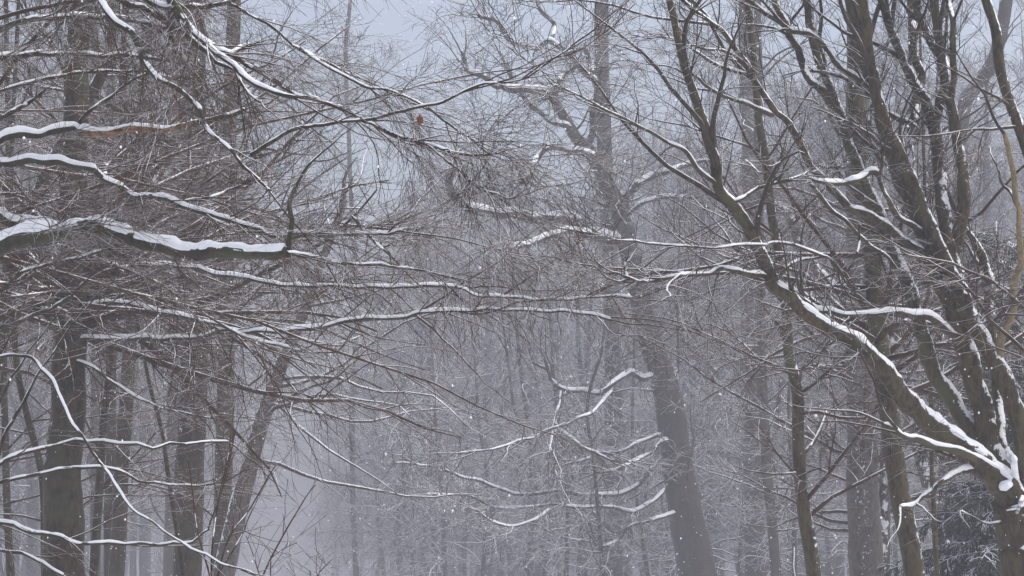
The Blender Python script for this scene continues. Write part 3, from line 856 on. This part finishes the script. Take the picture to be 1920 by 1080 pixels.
m.tubes(P3, R3, 4)
m.build('crown', M_SPRUCE, spruce, sp_base)

# ------------------------------------------------------------------ bare shrubs at the bottom left
def shrub(label, specs, d, seed, cat='shrub'):
    r = np.random.RandomState(seed)
    ps = [path(s, a, b, d, d - 0.3, 8, 0.1) for s, a, b in specs]
    base = (float(np.mean([p[0][0, 0] for p in ps])), d, 0.0)
    root = thing('bare_shrub', label, cat, base)
    fp = []
    for P, Rr in ps:
        z0 = P[0, 2]
        k = 8
        Q = np.linspace(0, 1, k, endpoint=False)[:, None] * (P[0] - np.array([base[0] + (P[0, 0] - base[0]) * 0.4, d, 0])) + np.array([base[0] + (P[0, 0] - base[0]) * 0.4, d, 0])
        P = np.vstack([Q, P])
        Rr = np.concatenate([np.linspace(Rr[0] * 1.25, Rr[0], k), Rr])
        s = Mesh()
        s.tubes(P[None], Rr[None], 6, 0.05)
        s.build('stem', M_TWIG, root, base)
        fp.append(sub(P, Rr))
    c = Mesh()
    crown(np.stack([p[0] for p in fp]), np.stack([p[1] for p in fp]), c,
          [dict(dens=1.8, len=0.5, rel=0.4, ang=35, n=6, flat=1, trop=0.15, wander=0.14, rcap=0.003, rtip=0.0013, t0=0.5, k=4),
           dict(dens=3.0, len=0.2, ang=38, n=5, flat=1, trop=0.1, wander=0.14, rcap=0.0018, rtip=0.0011)], r)
    c.build('twigs', M_TWIG, root, base)['kind'] = 'stuff'


shrub('bare reddish shrub with upright stems in front of the straight dark left trunk', [("396,1090 398,1030 410,940 428,850 440,760", 5, 2), ("405,1090 430,1010 470,950 500,900 520,870", 5, 2), ("396,1090 372,1000 362,930 352,860", 4, 2), ("400,1090 455,1000 462,980 485,930", 4, 2)], 9.0, 91)
shrub('single bare shoot slanting right before the foggy path', [("488,1090 510,1045 548,975 575,930 592,908", 4, 2), ("490,1090 475,1040 462,1005", 3, 1.5), ("508,1047 530,1030 556,1018", 2.5, 1.5)], 9.5, 92)
shrub('small bare sprout at the bottom edge in front of the foggy gap', [("578,1090 582,1076 581,1068", 4, 2), ("590,1090 600,1072 622,1050", 3, 1.5)], 9.8, 93)

# ------------------------------------------------------------------ dead leaves still hanging
for lab, px, py, d, s in (('rust-red dead leaf hanging alone in the twigs against the sky gap', 787, 226, 7.9, 0.026),
                          ('small orange dead leaf caught on a snowy limb of the many-stemmed tree', 1499, 268, 11.3, 0.022)):
    c = at(px, py, d)
    K = np.array([(0, 1.05), (0.3, 0.62), (0.62, 0.5), (0.5, 0.1), (0.6, -0.3), (0.25, -0.55), (0, -0.95), (-0.28, -0.5), (-0.62, -0.36), (-0.46, 0.08), (-0.58, 0.5), (-0.28, 0.6)])
    n = len(K)
    top = np.stack([K[:, 0] * s, 0.3 * s * np.abs(K[:, 0]) - 0.2 * s * K[:, 1], K[:, 1] * s], 1) + c
    mm = Mesh()
    mm.v.append(np.vstack([top + [0, 0.0012, 0], top, c + [0, 0.0012, 0], c]))
    i = np.arange(n)
    j = (i + 1) % n
    mm.q.append(np.vstack([np.stack([i, j, j + n, i + n], 1), np.stack([j, i, np.full(n, 2 * n), np.full(n, 2 * n)], 1), np.stack([i + n, j + n, np.full(n, 2 * n + 1), np.full(n, 2 * n + 1)], 1)]))
    o = mm.build('dead_leaf', M_LEAF, None, c, False)
    o.location = c
    o['label'] = lab
    o['category'] = 'leaf'

# ------------------------------------------------------------------ the wood beyond: bare trees fading into the haze
PROTO = []
for s in range(7):
    r = np.random.RandomState(200 + s)
    H = r.uniform(17, 21)
    n = 30
    P = np.stack([smooth_noise(n, 9, r) * 0.38, smooth_noise(n, 9, r) * 0.38, np.linspace(-0.3, H, n)], 1)
    P[:, 0] += np.linspace(0, r.uniform(-1, 1), n)
    hgt = np.linspace(0, 1, n)
    Rr = r.uniform(0.13, 0.22) * (1 - 0.35 * hgt - 0.55 * np.clip((hgt - 0.35) / 0.5, 0, 1))
    Rr[0] *= 1.3
    root = bpy.data.objects.new('far_tree', None)
    tm, cm = Mesh(), Mesh()
    tm.tubes(P[None], Rr[None], 9, 0.06)
    crown(P[None], Rr[None], cm,
          [dict(dens=2.2, len=3.6, ang=64, n=10, flat=0.4, trop=-0.12, wander=0.22, rs=0.34, rcap=0.045, rtip=0.013, k=4, t0=0.16, t1=0.97, shrink=0.4),
           dict(dens=3.4, len=1.7, rel=0.5, ang=46, n=7, flat=0.5, trop=-0.05, wander=0.2, rcap=0.016, rtip=0.008, t0=0.1),
           dict(dens=5.5, len=0.8, ang=44, n=5, flat=0.6, wander=0.18, rcap=0.009, rtip=0.0065),
           dict(dens=6, len=0.42, ang=42, n=4, flat=0.6, wander=0.16, rcap=0.0065, rtip=0.0055)], r)
    SP, SR = crown(P[None], Rr[None], cm, [dict(dens=0.85, len=6.5, ang=42, n=14, flat=0.4, trop=0.10, wander=0.2, rs=0.62, rcap=0.09, rtip=0.016, k=6, t0=0.30, t1=0.92, shrink=0.35)], r)
    crown(SP, SR, cm,
          [dict(dens=2.2, len=2.4, rel=0.5, ang=48, n=9, flat=0.6, wander=0.24, rs=0.5, rcap=0.03, rtip=0.010, k=4, t0=0.15),
           dict(dens=3.4, len=1.1, rel=0.5, ang=45, n=6, flat=0.6, wander=0.18, rcap=0.012, rtip=0.007),
           dict(dens=5.0, len=0.55, ang=44, n=4, flat=0.6, wander=0.16, rcap=0.008, rtip=0.0055)], r)
    a = tm.build('trunk', M_OAK, root)
    b = cm.build('crown', M_FAR, root)
    PROTO.append((root, a, b))

r = np.random.RandomState(5)
spots = []
tries = 0
while len(spots) < 275 and tries < 20000:
    tries += 1
    d = 60 + 170 * r.uniform() ** 1.3
    px = r.uniform(-120, 2040)
    if abs((px - 545) / F * d) < 5.5 - 1.2 * (px > 545) and d < 215:   # the open way through the wood
        continue
    if (560 < px < 700 and d < 110) or (px < 1230 and px > 560 and d < 66) or d < 56:
        continue
    x = (px - 960) / F * d
    if all((x - q[0]) ** 2 + (d - q[1]) ** 2 > 2.0 ** 2 for q in spots):
        spots.append((x, d, px))
used = set()
for i, (x, d, px) in enumerate(spots):
    k = i % len(PROTO)
    root, a, b = PROTO[k]
    if k in used:
        nr, na, nb_ = root.copy(), a.copy(), b.copy()
        COL.objects.link(na)
        COL.objects.link(nb_)
        na.parent = nr
        nb_.parent = nr
    else:
        nr = root
        used.add(k)
    COL.objects.link(nr)
    nr.location = (x, d, -0.05)
    nr.rotation_euler = (0, 0, r.uniform(0, 6.28))
    sc = r.uniform(0.85, 1.08)
    sc *= 0.98 if px < 440 else 0.95 if px < 1230 else 0.98
    nr.scale = (sc, sc, sc)
    nr['category'] = 'tree'
    if px < 540:
        nr['label'] = 'bare tree fading into the snow haze on the left of the foggy gap'
        nr['group'] = 'far bare trees left of the gap'
    else:
        nr['label'] = 'bare tree fading into the snow haze on the right of the foggy gap'
        nr['group'] = 'far bare trees right of the gap'

# ------------------------------------------------------------------ falling snow
r = np.random.RandomState(3)
n = 5000
d = 4 + 30 * r.uniform(size=n) ** 0.7
c = at(r.uniform(-150, 2070, n), r.uniform(-120, 1100, n), d)
s = (0.0016 + 0.0042 * r.uniform(size=n) ** 3) * (0.6 + d / 22)
O = np.array([(1, 0, 0), (0, 1, 0), (-1, 0, 0), (0, -1, 0), (0, 0, 1.25), (0, 0, -1.25)])
v = c[:, None] + O[None] * s[:, None, None] * r.uniform(0.7, 1.3, (n, 6, 1))
fl = Mesh()
T = np.array([(0, 1, 4, 4), (1, 2, 4, 4), (2, 3, 4, 4), (3, 0, 4, 4), (1, 0, 5, 5), (2, 1, 5, 5), (3, 2, 5, 5), (0, 3, 5, 5)])
fl.v.append(v.reshape(-1, 3))
fl.q.append((T[None] + (np.arange(n) * 6)[:, None, None]).reshape(-1, 4))
flakes = fl.build('falling_snow', M_FLAKE)
flakes['kind'] = 'stuff'

# ------------------------------------------------------------------ the haze of falling snow: one closed box of even air
hz = Mesh()
x0, x1, y0, y1, z0, z1 = -395, 395, -65, 705, -1.6, 24.0
hz.v.append(np.array([(x, y, z) for z in (z0, z1) for x, y in ((x0, y0), (x1, y0), (x1, y1), (x0, y1))], float))
hz.q.append(np.array([(3, 2, 1, 0), (4, 5, 6, 7), (0, 1, 5, 4), (1, 2, 6, 5), (2, 3, 7, 6), (3, 0, 4, 7)]))
hm = bpy.data.materials.new('haze')
hm.use_nodes = True
t = hm.node_tree
t.nodes.clear()
o = t.nodes.new('ShaderNodeOutputMaterial')
pv = t.nodes.new('ShaderNodeVolumePrincipled')
pv.inputs['Color'].default_value = (0.44, 0.449, 0.49, 1)
pv.inputs['Density'].default_value = HAZE_DENSITY
pv.inputs['Anisotropy'].default_value = 0.0
t.links.new(pv.outputs[0], o.inputs['Volume'])
haze = hz.build('haze', hm, None, (0, 0, 0), False)
haze['kind'] = 'stuff'
